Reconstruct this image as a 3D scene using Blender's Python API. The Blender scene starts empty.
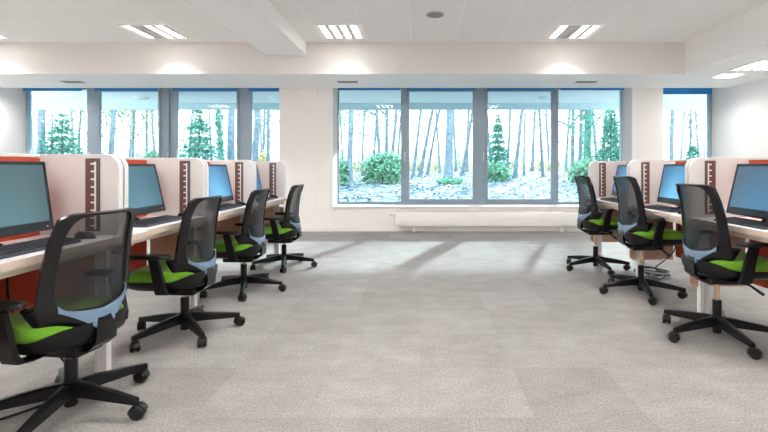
import bpy, bmesh, math, random
from mathutils import Vector, Matrix
PI = math.pi
scene = bpy.context.scene
COL = scene.collection
rnd = random.Random(7)

# ------------------------------------------------------------------ materials
def mat(name, col, rough=0.5, metal=0.0, var=0.06, scale=12.0, bump=0.0, bscale=200.0, spec=0.5, coat=0.0, sheen=0.0):
    m = bpy.data.materials.new(name); m.use_nodes = True
    nt = m.node_tree; N = nt.nodes; L = nt.links
    b = N['Principled BSDF']
    tc = N.new('ShaderNodeTexCoord')
    nz = N.new('ShaderNodeTexNoise'); nz.inputs['Scale'].default_value = scale; nz.inputs['Detail'].default_value = 4
    L.new(tc.outputs['Object'], nz.inputs['Vector'])
    rp = N.new('ShaderNodeValToRGB')
    lo = [max(0, c * (1 - var)) for c in col]; hi = [min(1, c * (1 + var)) for c in col]
    rp.color_ramp.elements[0].position = 0.3; rp.color_ramp.elements[0].color = (*lo, 1)
    rp.color_ramp.elements[1].position = 0.7; rp.color_ramp.elements[1].color = (*hi, 1)
    L.new(nz.outputs['Fac'], rp.inputs['Fac']); L.new(rp.outputs['Color'], b.inputs['Base Color'])
    b.inputs['Roughness'].default_value = rough; b.inputs['Metallic'].default_value = metal
    b.inputs['Specular IOR Level'].default_value = spec
    b.inputs['Coat Weight'].default_value = coat
    b.inputs['Sheen Weight'].default_value = sheen
    if bump:
        n2 = N.new('ShaderNodeTexNoise'); n2.inputs['Scale'].default_value = bscale
        L.new(tc.outputs['Object'], n2.inputs['Vector'])
        bp = N.new('ShaderNodeBump'); bp.inputs['Strength'].default_value = bump; bp.inputs['Distance'].default_value = 0.003
        L.new(n2.outputs['Fac'], bp.inputs['Height']); L.new(bp.outputs['Normal'], b.inputs['Normal'])
    return m

def emit(name, col, strength):
    m = bpy.data.materials.new(name); m.use_nodes = True
    b = m.node_tree.nodes['Principled BSDF']
    b.inputs['Base Color'].default_value = (0.8, 0.8, 0.8, 1)
    b.inputs['Emission Color'].default_value = (*col, 1); b.inputs['Emission Strength'].default_value = strength
    return m

def see_through(name, col, fac, rough=0.6):
    m = mat(name, col, rough)
    nt = m.node_tree; N = nt.nodes; L = nt.links
    t = N.new('ShaderNodeBsdfTransparent'); mx = N.new('ShaderNodeMixShader')
    # woven: fine bands through which one sees
    tc = N.new('ShaderNodeTexCoord'); w = N.new('ShaderNodeTexNoise'); w.inputs['Scale'].default_value = 900
    L.new(tc.outputs['Object'], w.inputs['Vector'])
    mr = N.new('ShaderNodeMapRange'); mr.inputs['From Min'].default_value = 0.35; mr.inputs['From Max'].default_value = 0.65
    mr.inputs['To Min'].default_value = fac - 0.06; mr.inputs['To Max'].default_value = fac + 0.06
    L.new(w.outputs['Fac'], mr.inputs['Value'])
    # a weave closes up when seen at a slant
    lw = N.new('ShaderNodeLayerWeight'); lw.inputs['Blend'].default_value = 0.35
    ad = N.new('ShaderNodeMath'); ad.operation = 'MULTIPLY_ADD'; ad.use_clamp = True
    L.new(lw.outputs['Facing'], ad.inputs[0]); ad.inputs[1].default_value = 0.35; L.new(mr.outputs['Result'], ad.inputs[2])
    L.new(ad.outputs[0], mx.inputs['Fac'])
    L.new(t.outputs[0], mx.inputs[1]); L.new(N['Principled BSDF'].outputs[0], mx.inputs[2])
    L.new(mx.outputs[0], N['Material Output'].inputs['Surface'])
    return m

def glass_mat():
    m = bpy.data.materials.new('window_glass'); m.use_nodes = True
    nt = m.node_tree; N = nt.nodes; L = nt.links; N.remove(N['Principled BSDF'])
    t = N.new('ShaderNodeBsdfTransparent'); t.inputs['Color'].default_value = (0.82, 0.955, 1.0, 1)
    g = N.new('ShaderNodeBsdfGlossy'); g.inputs['Roughness'].default_value = 0.02
    f = N.new('ShaderNodeFresnel'); f.inputs['IOR'].default_value = 1.25
    mx = N.new('ShaderNodeMixShader')
    L.new(f.outputs[0], mx.inputs['Fac']); L.new(t.outputs[0], mx.inputs[1]); L.new(g.outputs[0], mx.inputs[2])
    L.new(mx.outputs[0], N['Material Output'].inputs['Surface'])
    return m

def carpet_mat():
    m = bpy.data.materials.new('carpet_tiles'); m.use_nodes = True
    nt = m.node_tree; N = nt.nodes; L = nt.links; b = N['Principled BSDF']
    tc = N.new('ShaderNodeTexCoord')
    br = N.new('ShaderNodeTexBrick'); br.inputs['Scale'].default_value = 1.0
    br.inputs['Brick Width'].default_value = 0.5; br.inputs['Row Height'].default_value = 0.5
    br.inputs['Mortar Size'].default_value = 0.002; br.offset = 0.0
    br.inputs['Color1'].default_value = (0.0, 0.0, 0.0, 1); br.inputs['Color2'].default_value = (1, 1, 1, 1); br.inputs['Mortar'].default_value = (0.3, 0.3, 0.3, 1)
    L.new(tc.outputs['Object'], br.inputs['Vector'])
    # streaky pile
    mp = N.new('ShaderNodeMapping'); mp.inputs['Scale'].default_value = (3.2, 5.0, 1)
    L.new(tc.outputs['Object'], mp.inputs['Vector'])
    n1 = N.new('ShaderNodeTexNoise'); n1.inputs['Scale'].default_value = 1.2; n1.inputs['Detail'].default_value = 8; n1.inputs['Roughness'].default_value = 0.7
    L.new(mp.outputs[0], n1.inputs['Vector'])
    n2 = N.new('ShaderNodeTexNoise'); n2.inputs['Scale'].default_value = 100; n2.inputs['Detail'].default_value = 3
    L.new(tc.outputs['Object'], n2.inputs['Vector'])
    r1 = N.new('ShaderNodeValToRGB')
    r1.color_ramp.elements[0].position = 0.30; r1.color_ramp.elements[0].color = (0.332, 0.328, 0.322, 1)
    r1.color_ramp.elements[1].position = 0.68; r1.color_ramp.elements[1].color = (0.43, 0.427, 0.422, 1)
    L.new(n1.outputs['Fac'], r1.inputs['Fac'])
    r2 = N.new('ShaderNodeValToRGB')
    r2.color_ramp.elements[0].position = 0.36; r2.color_ramp.elements[0].color = (0.70, 0.70, 0.70, 1)
    r2.color_ramp.elements[1].position = 0.60; r2.color_ramp.elements[1].color = (1.0, 1.0, 1.0, 1)
    L.new(n2.outputs['Fac'], r2.inputs['Fac'])
    m1 = N.new('ShaderNodeMix'); m1.data_type = 'RGBA'; m1.blend_type = 'MULTIPLY'; m1.inputs['Factor'].default_value = 1.0
    L.new(r1.outputs['Color'], m1.inputs['A']); L.new(r2.outputs['Color'], m1.inputs['B'])
    r3 = N.new('ShaderNodeValToRGB')
    r3.color_ramp.elements[0].color = (0.86, 0.845, 0.835, 1); r3.color_ramp.elements[1].color = (1.0, 1.0, 1.0, 1)
    L.new(br.outputs['Color'], r3.inputs['Fac'])
    m2 = N.new('ShaderNodeMix'); m2.data_type = 'RGBA'; m2.blend_type = 'MULTIPLY'; m2.inputs['Factor'].default_value = 1.0
    L.new(m1.outputs['Result'], m2.inputs['A']); L.new(r3.outputs['Color'], m2.inputs['B'])
    L.new(m2.outputs['Result'], b.inputs['Base Color'])
    b.inputs['Roughness'].default_value = 0.95; b.inputs['Specular IOR Level'].default_value = 0.15
    bp = N.new('ShaderNodeBump'); bp.inputs['Strength'].default_value = 0.5; bp.inputs['Distance'].default_value = 0.004
    L.new(n2.outputs['Fac'], bp.inputs['Height']); L.new(bp.outputs['Normal'], b.inputs['Normal'])
    return m

GX0, GY0, GT = -0.756, 6.385, 0.62
def ceiling_mat():
    m = bpy.data.materials.new('ceiling_tiles'); m.use_nodes = True
    nt = m.node_tree; N = nt.nodes; L = nt.links; b = N['Principled BSDF']
    tc = N.new('ShaderNodeTexCoord'); sp = N.new('ShaderNodeSeparateXYZ')
    L.new(tc.outputs['Object'], sp.inputs[0])
    outs = []
    for ax, o0 in (('X', GX0), ('Y', GY0)):
        a = N.new('ShaderNodeMath'); a.operation = 'SUBTRACT'; a.inputs[1].default_value = o0 - GT / 2
        L.new(sp.outputs[ax], a.inputs[0])
        w = N.new('ShaderNodeMath'); w.operation = 'WRAP'; w.inputs[1].default_value = GT / 2; w.inputs[2].default_value = -GT / 2
        s2 = N.new('ShaderNodeMath'); s2.operation = 'SUBTRACT'; s2.inputs[1].default_value = GT / 2
        L.new(a.outputs[0], s2.inputs[0]); L.new(s2.outputs[0], w.inputs[0])
        ab = N.new('ShaderNodeMath'); ab.operation = 'ABSOLUTE'; L.new(w.outputs[0], ab.inputs[0])
        lt = N.new('ShaderNodeMath'); lt.operation = 'LESS_THAN'; lt.inputs[1].default_value = 0.008
        L.new(ab.outputs[0], lt.inputs[0]); outs.append(lt)
    mx = N.new('ShaderNodeMath'); mx.operation = 'MAXIMUM'
    L.new(outs[0].outputs[0], mx.inputs[0]); L.new(outs[1].outputs[0], mx.inputs[1])
    nz = N.new('ShaderNodeTexNoise'); nz.inputs['Scale'].default_value = 120; L.new(tc.outputs['Object'], nz.inputs['Vector'])
    r = N.new('ShaderNodeValToRGB')
    r.color_ramp.elements[0].color = (0.89, 0.86, 0.845, 1); r.color_ramp.elements[1].color = (0.93, 0.90, 0.885, 1)
    L.new(nz.outputs['Fac'], r.inputs['Fac'])
    mm = N.new('ShaderNodeMix'); mm.data_type = 'RGBA'
    L.new(mx.outputs[0], mm.inputs['Factor']); L.new(r.outputs['Color'], mm.inputs['A']); mm.inputs['B'].default_value = (0.98, 0.97, 0.96, 1)
    L.new(mm.outputs['Result'], b.inputs['Base Color']); b.inputs['Roughness'].default_value = 0.9
    return m

def ground_mat():
    m = bpy.data.materials.new('leafy_ground'); m.use_nodes = True
    nt = m.node_tree; N = nt.nodes; L = nt.links; b = N['Principled BSDF']
    tc = N.new('ShaderNodeTexCoord')
    v = N.new('ShaderNodeTexVoronoi'); v.inputs['Scale'].default_value = 6.0
    L.new(tc.outputs['Object'], v.inputs['Vector'])
    n1 = N.new('ShaderNodeTexNoise'); n1.inputs['Scale'].default_value = 0.35; n1.inputs['Detail'].default_value = 4
    L.new(tc.outputs['Object'], n1.inputs['Vector'])
    sp = N.new('ShaderNodeSeparateColor'); L.new(v.outputs['Color'], sp.inputs[0])
    r = N.new('ShaderNodeValToRGB'); e = r.color_ramp.elements
    e[0].position = 0.0; e[0].color = (0.03, 0.055, 0.068, 1); e[1].position = 1.0; e[1].color = (0.44, 0.42, 0.40, 1)
    e2 = e.new(0.4); e2.color = (0.10, 0.125, 0.125, 1); e3 = e.new(0.62); e3.color = (0.24, 0.235, 0.22, 1)
    L.new(sp.outputs[0], r.inputs['Fac'])
    r2 = N.new('ShaderNodeValToRGB')
    r2.color_ramp.elements[0].position = 0.42; r2.color_ramp.elements[0].color = (0.75, 0.85, 0.9, 1)
    r2.color_ramp.elements[1].position = 0.58; r2.color_ramp.elements[1].color = (1, 1, 0.97, 1)
    L.new(n1.outputs['Fac'], r2.inputs['Fac'])
    mm = N.new('ShaderNodeMix'); mm.data_type = 'RGBA'; mm.blend_type = 'MULTIPLY'; mm.inputs['Factor'].default_value = 1
    L.new(r.outputs['Color'], mm.inputs['A']); L.new(r2.outputs['Color'], mm.inputs['B'])
    L.new(mm.outputs['Result'], b.inputs['Base Color']); b.inputs['Roughness'].default_value = 0.9
    return m

def screen_mat(name, c1, c2, strength):
    m = bpy.data.materials.new(name); m.use_nodes = True
    nt = m.node_tree; N = nt.nodes; L = nt.links; b = N['Principled BSDF']
    tc = N.new('ShaderNodeTexCoord'); mp = N.new('ShaderNodeMapping')
    mp.inputs['Rotation'].default_value = (0, 0.7, 0.4); mp.inputs['Scale'].default_value = (1, 2.2, 1.6)
    L.new(tc.outputs['Object'], mp.inputs['Vector'])
    g = N.new('ShaderNodeTexGradient'); g.gradient_type = 'SPHERICAL'
    L.new(mp.outputs[0], g.inputs['Vector'])
    r = N.new('ShaderNodeValToRGB'); r.color_ramp.elements[0].position = 0.35
    r.color_ramp.elements[0].color = (*c1, 1); r.color_ramp.elements[1].color = (*c2, 1)
    L.new(g.outputs['Fac'], r.inputs['Fac']); L.new(r.outputs['Color'], b.inputs['Emission Color'])
    b.inputs['Emission Strength'].default_value = strength*0.66
    b.inputs['Base Color'].default_value = (0.01, 0.015, 0.02, 1); b.inputs['Roughness'].default_value = 0.3
    return m

M = {}
M['wall'] = mat('wall_paint', (0.90, 0.882, 0.868), 0.85, var=0.01, scale=3)
M['white'] = mat('white_paint', (0.94, 0.925, 0.915), 0.6, var=0.01)
M['ceiling'] = ceiling_mat(); M['carpet'] = carpet_mat(); M['ground'] = ground_mat(); M['glass'] = glass_mat()
M['alu'] = mat('grey_blue_aluminium', (0.30, 0.385, 0.46), 0.4, 0.3, var=0.04)
M['steel'] = mat('handle_steel', (0.6, 0.62, 0.64), 0.3, 0.8)
M['radiator'] = mat('radiator_enamel', (0.90, 0.89, 0.88), 0.4, var=0.01)
M['desk'] = mat('white_laminate', (0.84, 0.84, 0.85), 0.45, var=0.02)
M['edge'] = mat('beige_edge_band', (0.70, 0.58, 0.49), 0.5, var=0.05)
M['panel'] = mat('off_white_panel', (0.68, 0.665, 0.655), 0.55, var=0.015)
M['rim'] = mat('white_rim', (0.80, 0.80, 0.80), 0.45, var=0.01)
M['peach'] = mat('peach_laminate', (0.62, 0.42, 0.31), 0.5, var=0.06)
M['red'] = mat('orange_red_fabric', (0.52, 0.062, 0.026), 0.75, var=0.08, scale=30, bump=0.2, bscale=400)
M['brown'] = mat('brown_rail', (0.13, 0.065, 0.05), 0.45, var=0.1)
M['dark_rail'] = mat('dark_rail', (0.10, 0.09, 0.09), 0.45)
M['black'] = mat('black_plastic', (0.005, 0.005, 0.0058), 0.36, var=0.1, spec=0.32)
M['gloss'] = mat('glossy_black_plastic', (0.006, 0.0063, 0.0075), 0.24, var=0.1, spec=0.45)
M['bluesheen'] = mat('grey_plastic_window_sheen', (0.17, 0.26, 0.38), 0.2, var=0.05, spec=0.6)  # grey plastic, blue window reflection put into its base colour
M['rubber'] = mat('black_rubber', (0.008, 0.008, 0.008), 0.4, spec=0.35)
M['bezel'] = mat('monitor_bezel', (0.018, 0.022, 0.027), 0.4, spec=0.35)
M['key'] = mat('keyboard_keys', (0.03, 0.035, 0.045), 0.5)
M['keybase'] = mat('keyboard_base', (0.06, 0.075, 0.10), 0.45)
M['seat'] = mat('green_seat_fabric', (0.13, 0.35, 0.010), 0.85, var=0.12, scale=60, bump=0.25, bscale=500, sheen=0.2)
M['copper'] = mat('piston_metal', (0.72, 0.50, 0.36), 0.25, 0.9)
M['chrome'] = mat('chrome', (0.75, 0.75, 0.75), 0.2, 1.0)
M['mesh'] = see_through('black_mesh_fabric', (0.007, 0.008, 0.011), 0.72)
M['blind'] = mat('blue_blind', (0.02, 0.25, 0.62), 0.7)
M['tube'] = emit('lamp_tube', (1.0, 0.935, 0.895), 25.0)
M['tubefront'] = emit('lamp_tube_louvred', (1.0, 0.97, 0.93), 3.0)
M['tubeoff'] = mat('lamp_tube_off', (0.62, 0.62, 0.60), 0.4)
M['louvre'] = mat('louvre_metal', (0.55, 0.55, 0.54), 0.35, 0.6)
M['vent'] = mat('vent_grey', (0.32, 0.30, 0.29), 0.6)
M['speaker'] = mat('speaker_grille', (0.55, 0.53, 0.52), 0.7)
M['canopy'] = mat('canopy_render', (0.90, 0.92, 0.92), 0.8)
M['fascia'] = mat('canopy_fascia', (0.55, 0.66, 0.70), 0.7)
M['bark'] = mat('grey_bark', (0.17, 0.205, 0.23), 0.9, var=0.4, scale=7, bump=0.5, bscale=15)
M['barkdark'] = mat('dark_bark', (0.16, 0.17, 0.18), 0.9, var=0.35, scale=7)
M['ivy'] = mat('ivy_green', (0.10, 0.27, 0.19), 0.7, var=0.4, scale=6)
M['fir'] = mat('fir_needles', (0.08, 0.25, 0.17), 0.7, var=0.4, scale=8)
M['leafgreen'] = mat('shrub_leaves', (0.16, 0.33, 0.18), 0.7, var=0.4, scale=8)
M['yellow'] = mat('yellow_leaves', (0.55, 0.46, 0.18), 0.7, var=0.25, scale=6)
M['litter'] = mat('fallen_leaves', (0.42, 0.40, 0.37), 0.8, var=0.3, scale=4)
M['litterdark'] = mat('wet_leaves', (0.05, 0.08, 0.095), 0.8, var=0.3, scale=4)
M['fence'] = mat('fence_metal', (0.28, 0.33, 0.35), 0.6)
M['hill'] = mat('hazy_far_woods', (0.66, 0.78, 0.82), 0.9, var=0.18, scale=0.15)  # distance haze mixed into the pale base colour

# ------------------------------------------------------------------ mesh helper
class MB:
    def __init__(s): s.bm = bmesh.new()
    def quad(s, pts, mi=0):
        f = s.bm.faces.new([s.bm.verts.new(p) for p in pts]); f.material_index = mi; return f
    def box(s, x0, x1, y0, y1, z0, z1, b=0.0, mi=0, seg=2):
        x0, x1 = min(x0, x1), max(x0, x1); y0, y1 = min(y0, y1), max(y0, y1)
        r = bmesh.ops.create_cube(s.bm, size=1.0, matrix=Matrix.Translation(((x0+x1)/2, (y0+y1)/2, (z0+z1)/2)) @ Matrix.Diagonal((x1-x0, y1-y0, z1-z0, 1)))
        vs = r['verts']; fs = {f for v in vs for f in v.link_faces}
        for f in fs: f.material_index = mi
        if b > 0:
            es = list({e for v in vs for e in v.link_edges})
            r = bmesh.ops.bevel(s.bm, geom=es, offset=b, segments=seg, affect='EDGES', profile=0.5)
            for f in r['faces']: f.material_index = mi
        return s
    def obox(s, mtx, sx, sy, sz, b=0.0, mi=0):
        n0 = len(s.bm.verts)
        s.bm.verts.ensure_lookup_table()
        old = set(s.bm.verts)
        s.box(-sx/2, sx/2, -sy/2, sy/2, -sz/2, sz/2, b, mi)
        new = [v for v in s.bm.verts if v not in old]
        bmesh.ops.transform(s.bm, matrix=mtx, verts=new)
        return s
    def rings(s, rs, cap0=True, cap1=True, mi=0, closed=True):
        rows = [[s.bm.verts.new(p) for p in r] for r in rs]; n = len(rows[0])
        for a, b in zip(rows, rows[1:]):
            for i in range(n if closed else n-1):
                j = (i+1) % n
                f = s.bm.faces.new((a[i], a[j], b[j], b[i])); f.material_index = mi
        if cap0: s.bm.faces.new(rows[0][::-1]).material_index = mi
        if cap1: s.bm.faces.new(rows[-1]).material_index = mi
        return s
    def tube(s, pts, rad, n=8, mi=0, cap=True):
        pts = [Vector(p) for p in pts]
        if not isinstance(rad, (list, tuple)): rad = [rad]*len(pts)
        rs = []; up = None
        for i, p in enumerate(pts):
            d = (pts[min(i+1, len(pts)-1)] - pts[max(i-1, 0)]).normalized()
            if up is None:
                up = Vector((0, 0, 1)) if abs(d.z) < 0.9 else Vector((1, 0, 0))
            a = d.cross(up).normalized(); bb = a.cross(d).normalized(); up = bb
            rs.append([p + (a*math.cos(2*PI*k/n) + bb*math.sin(2*PI*k/n))*rad[i] for k in range(n)])
        return s.rings(rs, cap, cap, mi)
    def cyl(s, c, axis, r, h, n=20, mi=0, b=0.0):
        ax = Vector(axis).normalized(); c = Vector(c)
        if b > 0:
            return s.tube([c-ax*h/2, c-ax*(h/2-b*0.01), c-ax*(h/2-b), c+ax*(h/2-b), c+ax*(h/2-b*0.01), c+ax*h/2],
                          [r-b, r-b, r, r, r-b, r-b], n, mi)
        return s.tube([c-ax*h/2, c+ax*h/2], r, n, mi)
    def prism(s, poly, z0, z1, mi=0):     # poly in xy
        return s.rings([[(x, y, z0) for x, y in poly], [(x, y, z1) for x, y in poly]], mi=mi)
    def build(s, name, mats, parent=None, smooth=False, sharp=40):
        bmesh.ops.recalc_face_normals(s.bm, faces=s.bm.faces[:])
        me = bpy.data.meshes.new(name); s.bm.to_mesh(me); s.bm.free()
        if not isinstance(mats, (list, tuple)): mats = [mats]
        for m in mats: me.materials.append(m)
        if smooth:
            me.polygons.foreach_set('use_smooth', [True]*len(me.polygons))
            me.set_sharp_from_angle(angle=math.radians(sharp))
        o = bpy.data.objects.new(name, me); COL.objects.link(o)
        if parent: o.parent = parent
        return o

def tag(o, label=None, cat=None, group=None, kind=None):
    if label: o['label'] = label
    if cat: o['category'] = cat
    if group: o['group'] = group
    if kind: o['kind'] = kind
    return o
def empty(name, loc=(0, 0, 0), label=None, cat=None, group=None, kind=None, rz=0):
    o = bpy.data.objects.new(name, None); COL.objects.link(o); o.location = loc; o.rotation_euler = (0, 0, rz)
    o.empty_display_size = 0.1
    return tag(o, label, cat, group, kind)
def copy_tree(o, parent=None):
    c = o.copy(); COL.objects.link(c)
    if parent: c.parent = parent
    for ch in list(o.children): copy_tree(ch, c)
    return c
def interp(x, tab):
    if x <= tab[0][0]: return tab[0][1]
    for (a, va), (b, vb) in zip(tab, tab[1:]):
        if x <= b:
            t = (x-a)/(b-a); return va + (vb-va)*t
    return tab[-1][1]

# ------------------------------------------------------------------ room
XL, XR, YF, YB, YG, ZC, ZS = -7.13, 5.25, -3.6, 7.78, 8.25, 2.907, 2.448
YBM, XBM = 6.61, 3.82
S = lambda o: tag(o, kind='structure')
S(MB().box(XL-0.15, XR+0.15, YF-0.15, YB+0.02, -0.1, 0).build('floor', M['carpet']))
S(MB().box(XL-0.15, XBM, YF-0.15, YBM, ZC, ZC+0.1).build('ceiling', M['ceiling']))
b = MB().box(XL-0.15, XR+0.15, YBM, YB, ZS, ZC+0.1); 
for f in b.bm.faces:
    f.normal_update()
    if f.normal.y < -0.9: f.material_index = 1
M['face'] = mat('bulkhead_shaded_paint', (0.76, 0.735, 0.72), 0.85, var=0.01)  # darker tone paints the shade on the face turned from the windows
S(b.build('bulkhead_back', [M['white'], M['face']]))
S(MB().box(XBM, XR+0.15, YF-0.15, YBM, ZS, ZC+0.1).build('bulkhead_right', M['white']))
S(MB().box(-2.255, -1.657, YF-0.15, YBM-0.001, 2.716, ZC-0.001, 0.004).build('ceiling_beam', M['white']))
HEAD = 2.545
b = MB()
b.box(-2.42, -1.502, YB, YG+0.1, 0, HEAD); b.box(3.63, 4.13, YB, YG+0.1, 0, HEAD)
b.box(XL-0.15, -2.42, YB, YG+0.1, 0, 0.41); b.box(-1.502, 3.63, YB+0.02, YG+0.1, 0, 0.41); b.box(4.13, XR+0.15, YB, YG+0.1, 0, 0.41)
b.box(XL-0.15, XR+0.15, YB, YG+0.1, HEAD, ZC+0.1)
S(b.build('wall_back', M['wall']))
S(MB().box(XL-0.15, XL, YF-0.15, YG+0.1, 0, ZC+0.1).build('wall_left', M['wall']))
S(MB().box(XR, XR+0.15, YF-0.15, YG+0.1, 0, ZC+0.1).build('wall_right', M['wall']))
S(MB().box(XL-0.15, XR+0.15, YF-0.15, YF, 0, ZC+0.1).build('wall_front', M['wall']))
b = MB(); b.box(XL, -1.502, YB-0.012, YB-0.0005, 0, 0.07, 0.003); b.box(-1.502, 3.63, YB+0.008, YB+0.0195, 0, 0.07, 0.003); b.box(3.63, XR, YB-0.012, YB-0.0005, 0, 0.07, 0.003)
S(b.build('baseboard_back', M['wall']))
S(MB().box(XR-0.012, XR-0.0005, YF, YB-0.013, 0, 0.07, 0.003).build('baseboard_right', M['wall']))
S(MB().box(-1.845, -1.81, YB-0.02, YB-0.0005, 0.07, ZS-0.001, 0.004).build('trim_1', M['white']))
S(MB().box(3.60, 3.63, YB-0.012, YB-0.0005, 0.07, ZS-0.001, 0.003).build('trim_2', M['white']))

# windows: x limits of the panes; frames stand between
def window(n, xa, xb, panes, handles, sashes):
    w = empty('window_%d' % n, ((xa+xb)/2, YG, 0.43), kind='structure')
    ox, oy, oz = (xa+xb)/2, YG, 0.43
    def put(mb, name, m, parent=w, **k):
        o = mb.build(name, m, parent, **k)
        if parent is w: o.matrix_parent_inverse = Matrix.Translation((-ox, -oy, -oz))
        return o
    z0, z1 = 0.43, HEAD
    put(MB().box(xa, xb, YB-0.015, YG-0.03, 0.4105, 0.4295, 0.003), 'sill', M['white'])
    f = MB()
    f.box(xa, xb, YG-0.03, YG+0.04, 0.4105, z0+0.045, 0.004); f.box(xa, xb, YG-0.03, YG+0.04, z1-0.04, z1, 0.004)
    edges = [xa] + [e for p in panes for e in p] + [xb]
    for i in range(0, len(edges), 2):
        a, c = edges[i], edges[i+1]
        if c - a > 0.004:
            f.box(a, c, YG-0.03, YG+0.04, z0+0.045, z1-0.04, 0.004)
            if c - a > 0.2:     # a double post with a dark joint
                f.box((a+c)/2-0.035, (a+c)/2+0.035, YG-0.06, YG-0.03, z0+0.045, z1-0.04, 0.006)
    put(f, 'window_frame', M['alu'])
    for i, (a, c) in enumerate(panes):
        sz0, sz1 = z0+0.045, z1-0.04
        if i in sashes:
            s = MB(); t = 0.045
            s.box(a, a+t, YG-0.05, YG+0.01, sz0, sz1, 0.004); s.box(c-t, c, YG-0.05, YG+0.01, sz0, sz1, 0.004)
            s.box(a+t, c-t, YG-0.05, YG+0.01, sz0, sz0+0.05, 0.004); s.box(a+t, c-t, YG-0.05, YG+0.01, sz1-t, sz1, 0.004)
            put(s, 'sash', M['alu'])
        put(MB().box(a-0.002, c+0.002, YG-0.004, YG+0.004, sz0-0.002, sz1+0.002), 'glass_pane', M['glass'])
    for hx in handles:
        h = MB(); h.box(hx-0.012, hx+0.012, YG-0.075, YG-0.06, 1.29, 1.37, 0.003); h.box(hx-0.008, hx+0.008, YG-0.095, YG-0.08, 1.20, 1.35, 0.004)
        h.cyl((hx, YG-0.078, 1.33), (0, 1, 0), 0.009, 0.03, 10)
        put(h, 'window_handle', M['steel'])
    return w
px = lambda x, Y=YG: (x-421)*Y/456
P1 = [(px(29), px(88)), (px(99), px(162)), (px(176), px(240)), (px(250), -2.42)]
window(1, XL, -2.42, P1, [px(92), px(170)], [1, 2, 3])
P2 = [(px(339), px(401)), (px(407), px(475)), (px(485), px(553)), (px(558), px(621))]
window(2, -1.502, 3.63, P2, [px(405), px(483)], [1, 2])
P3 = [(4.15, 5.19)]
window(3, 4.13, XR, P3, [], [])
k = 0
BL = ['left end pane of the left window', 'second pane of the left window', 'third pane of the left window beside the fir', 'narrow last pane of the left window by the pillar',
      'first pane of the middle window beside the white pillar', 'second pane of the middle window', 'third pane of the middle window', 'last pane of the middle window', 'narrow window by the right wall']
for panes, drop in ((P1, 0.025), (P2, 0.012), (P3, 0.085)):
    for (a, c) in panes:
        e = empty('roller_blind', ((a+c)/2, YG-0.1, HEAD-0.035), 'dark blue roller blind above the ' + BL[k], 'blind', 'rolled up blue roller blinds'); k += 1
        wd = (c-a)/2 - 0.012
        MB().cyl((0, 0, 0), (1, 0, 0), 0.032, 2*wd, 16).build('roller', M['blind'], e, True)
        MB().box(-wd, wd, -0.034, -0.031, -0.02-drop, 0, 0.0).build('blind_fabric', M['blind'], e)
        MB().box(-wd, wd, -0.038, -0.027, -0.032-drop, -0.02-drop, 0.003).build('bottom_bar', M['blind'], e)
        for q in (-wd-0.012, wd): MB().box(q, q+0.012, -0.036, 0.03, -0.034, 0.0345, 0.002).build('bracket', M['alu'], e)

# ------------------------------------------------------------------ radiator
e = empty('radiator', (1.15, 7.7, 0), 'long low white panel radiator under the middle window', 'radiator')
b = MB(); b.box(-1.58, 1.58, -0.045, 0.045, 0.105, 0.345, 0.008); b.build('panel', M['radiator'], e, True)
b = MB()
for i in range(63): x = -1.55+i*0.05; b.box(x-0.018, x+0.018, -0.03, 0.03, 0.346, 0.350)
b.build('top_grille', M['vent'], e)
for sx in (-1.27, 1.22): MB().box(sx-0.02, sx+0.02, -0.02, 0.02, 0, 0.105, 0.003).build('foot', M['radiator'], e)
b = MB(); b.cyl((-1.61, 0, 0.30), (1, 0, 0), 0.012, 0.06, 10); b.cyl((-1.655, 0, 0.30), (1, 0, 0), 0.022, 0.05, 14, b=0.004); b.build('thermostat_valve', M['radiator'], e, True)
b = MB(); b.tube([(-1.50, 0, 0.105), (-1.50, 0, 0.06), (-1.47, 0, 0.045), (-1.30, 0, 0.045)], 0.009, 8); b.cyl((-1.50, 0, 0.085), (0, 0, 1), 0.016, 0.025, 10); b.build('pipe', M['radiator'], e, True)

# ------------------------------------------------------------------ ceiling fixtures
def luminaire(x, y, z, label, group, off=(), size=0.6, tube='tube'):
    e = empty('ceiling_light', (x, y, z), label, 'ceiling light', group)
    h = size/2
    f = MB()
    for (a, c, d, g) in ((-h, h, -h, -h+0.02), (-h, h, h-0.02, h), (-h, -h+0.02, -h+0.02, h-0.02), (h-0.02, h, -h+0.02, h-0.02)):
        f.box(a, c, d, g, -0.014, 0, 0.003)
    f.build('frame', M['white'], e)
    MB().box(-h+0.02, h-0.02, -h+0.02, h-0.02, -0.006, 0).build('tray', M['white'], e)
    for i in range(4):
        cx = -0.201+i*0.134
        MB().box(cx-0.034, cx+0.034, -h+0.03, h-0.03, -0.011, -0.0065, 0.002).build('tube' if i not in off else 'dark_tube', M['tubeoff' if i in off else tube], e)
    for i in range(3):
        l = MB(); cx = -0.134+i*0.134
        l.box(cx-0.029, cx+0.029, -h+0.03, h-0.03, -0.016, -0.0065, 0.003)
        l.build('louvre', M['louvre'], e)
    if off:
        l = MB(); cx = -0.201+off[0]*0.134
        for k in range(9): y0 = -h+0.05+k*(size-0.1)/8; l.box(cx-0.034, cx+0.034, y0-0.002, y0+0.002, -0.016, -0.0111)
        l.build('cross_louvre', M['louvre'], e)
    return e
def spot(x, y, z, energy, cone, blend, size=0.1, tx=0, ty=0):
    d = bpy.data.lights.new('lamp_spot', 'SPOT'); d.energy = energy; d.spot_size = math.radians(cone); d.spot_blend = blend
    d.shadow_soft_size = size; d.color = (1.0, 0.95, 0.90)
    o = bpy.data.objects.new('lamp_spot', d); COL.objects.link(o); o.location = (x, y, z); o.rotation_euler = (tx, ty, 0)
    return o
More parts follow.
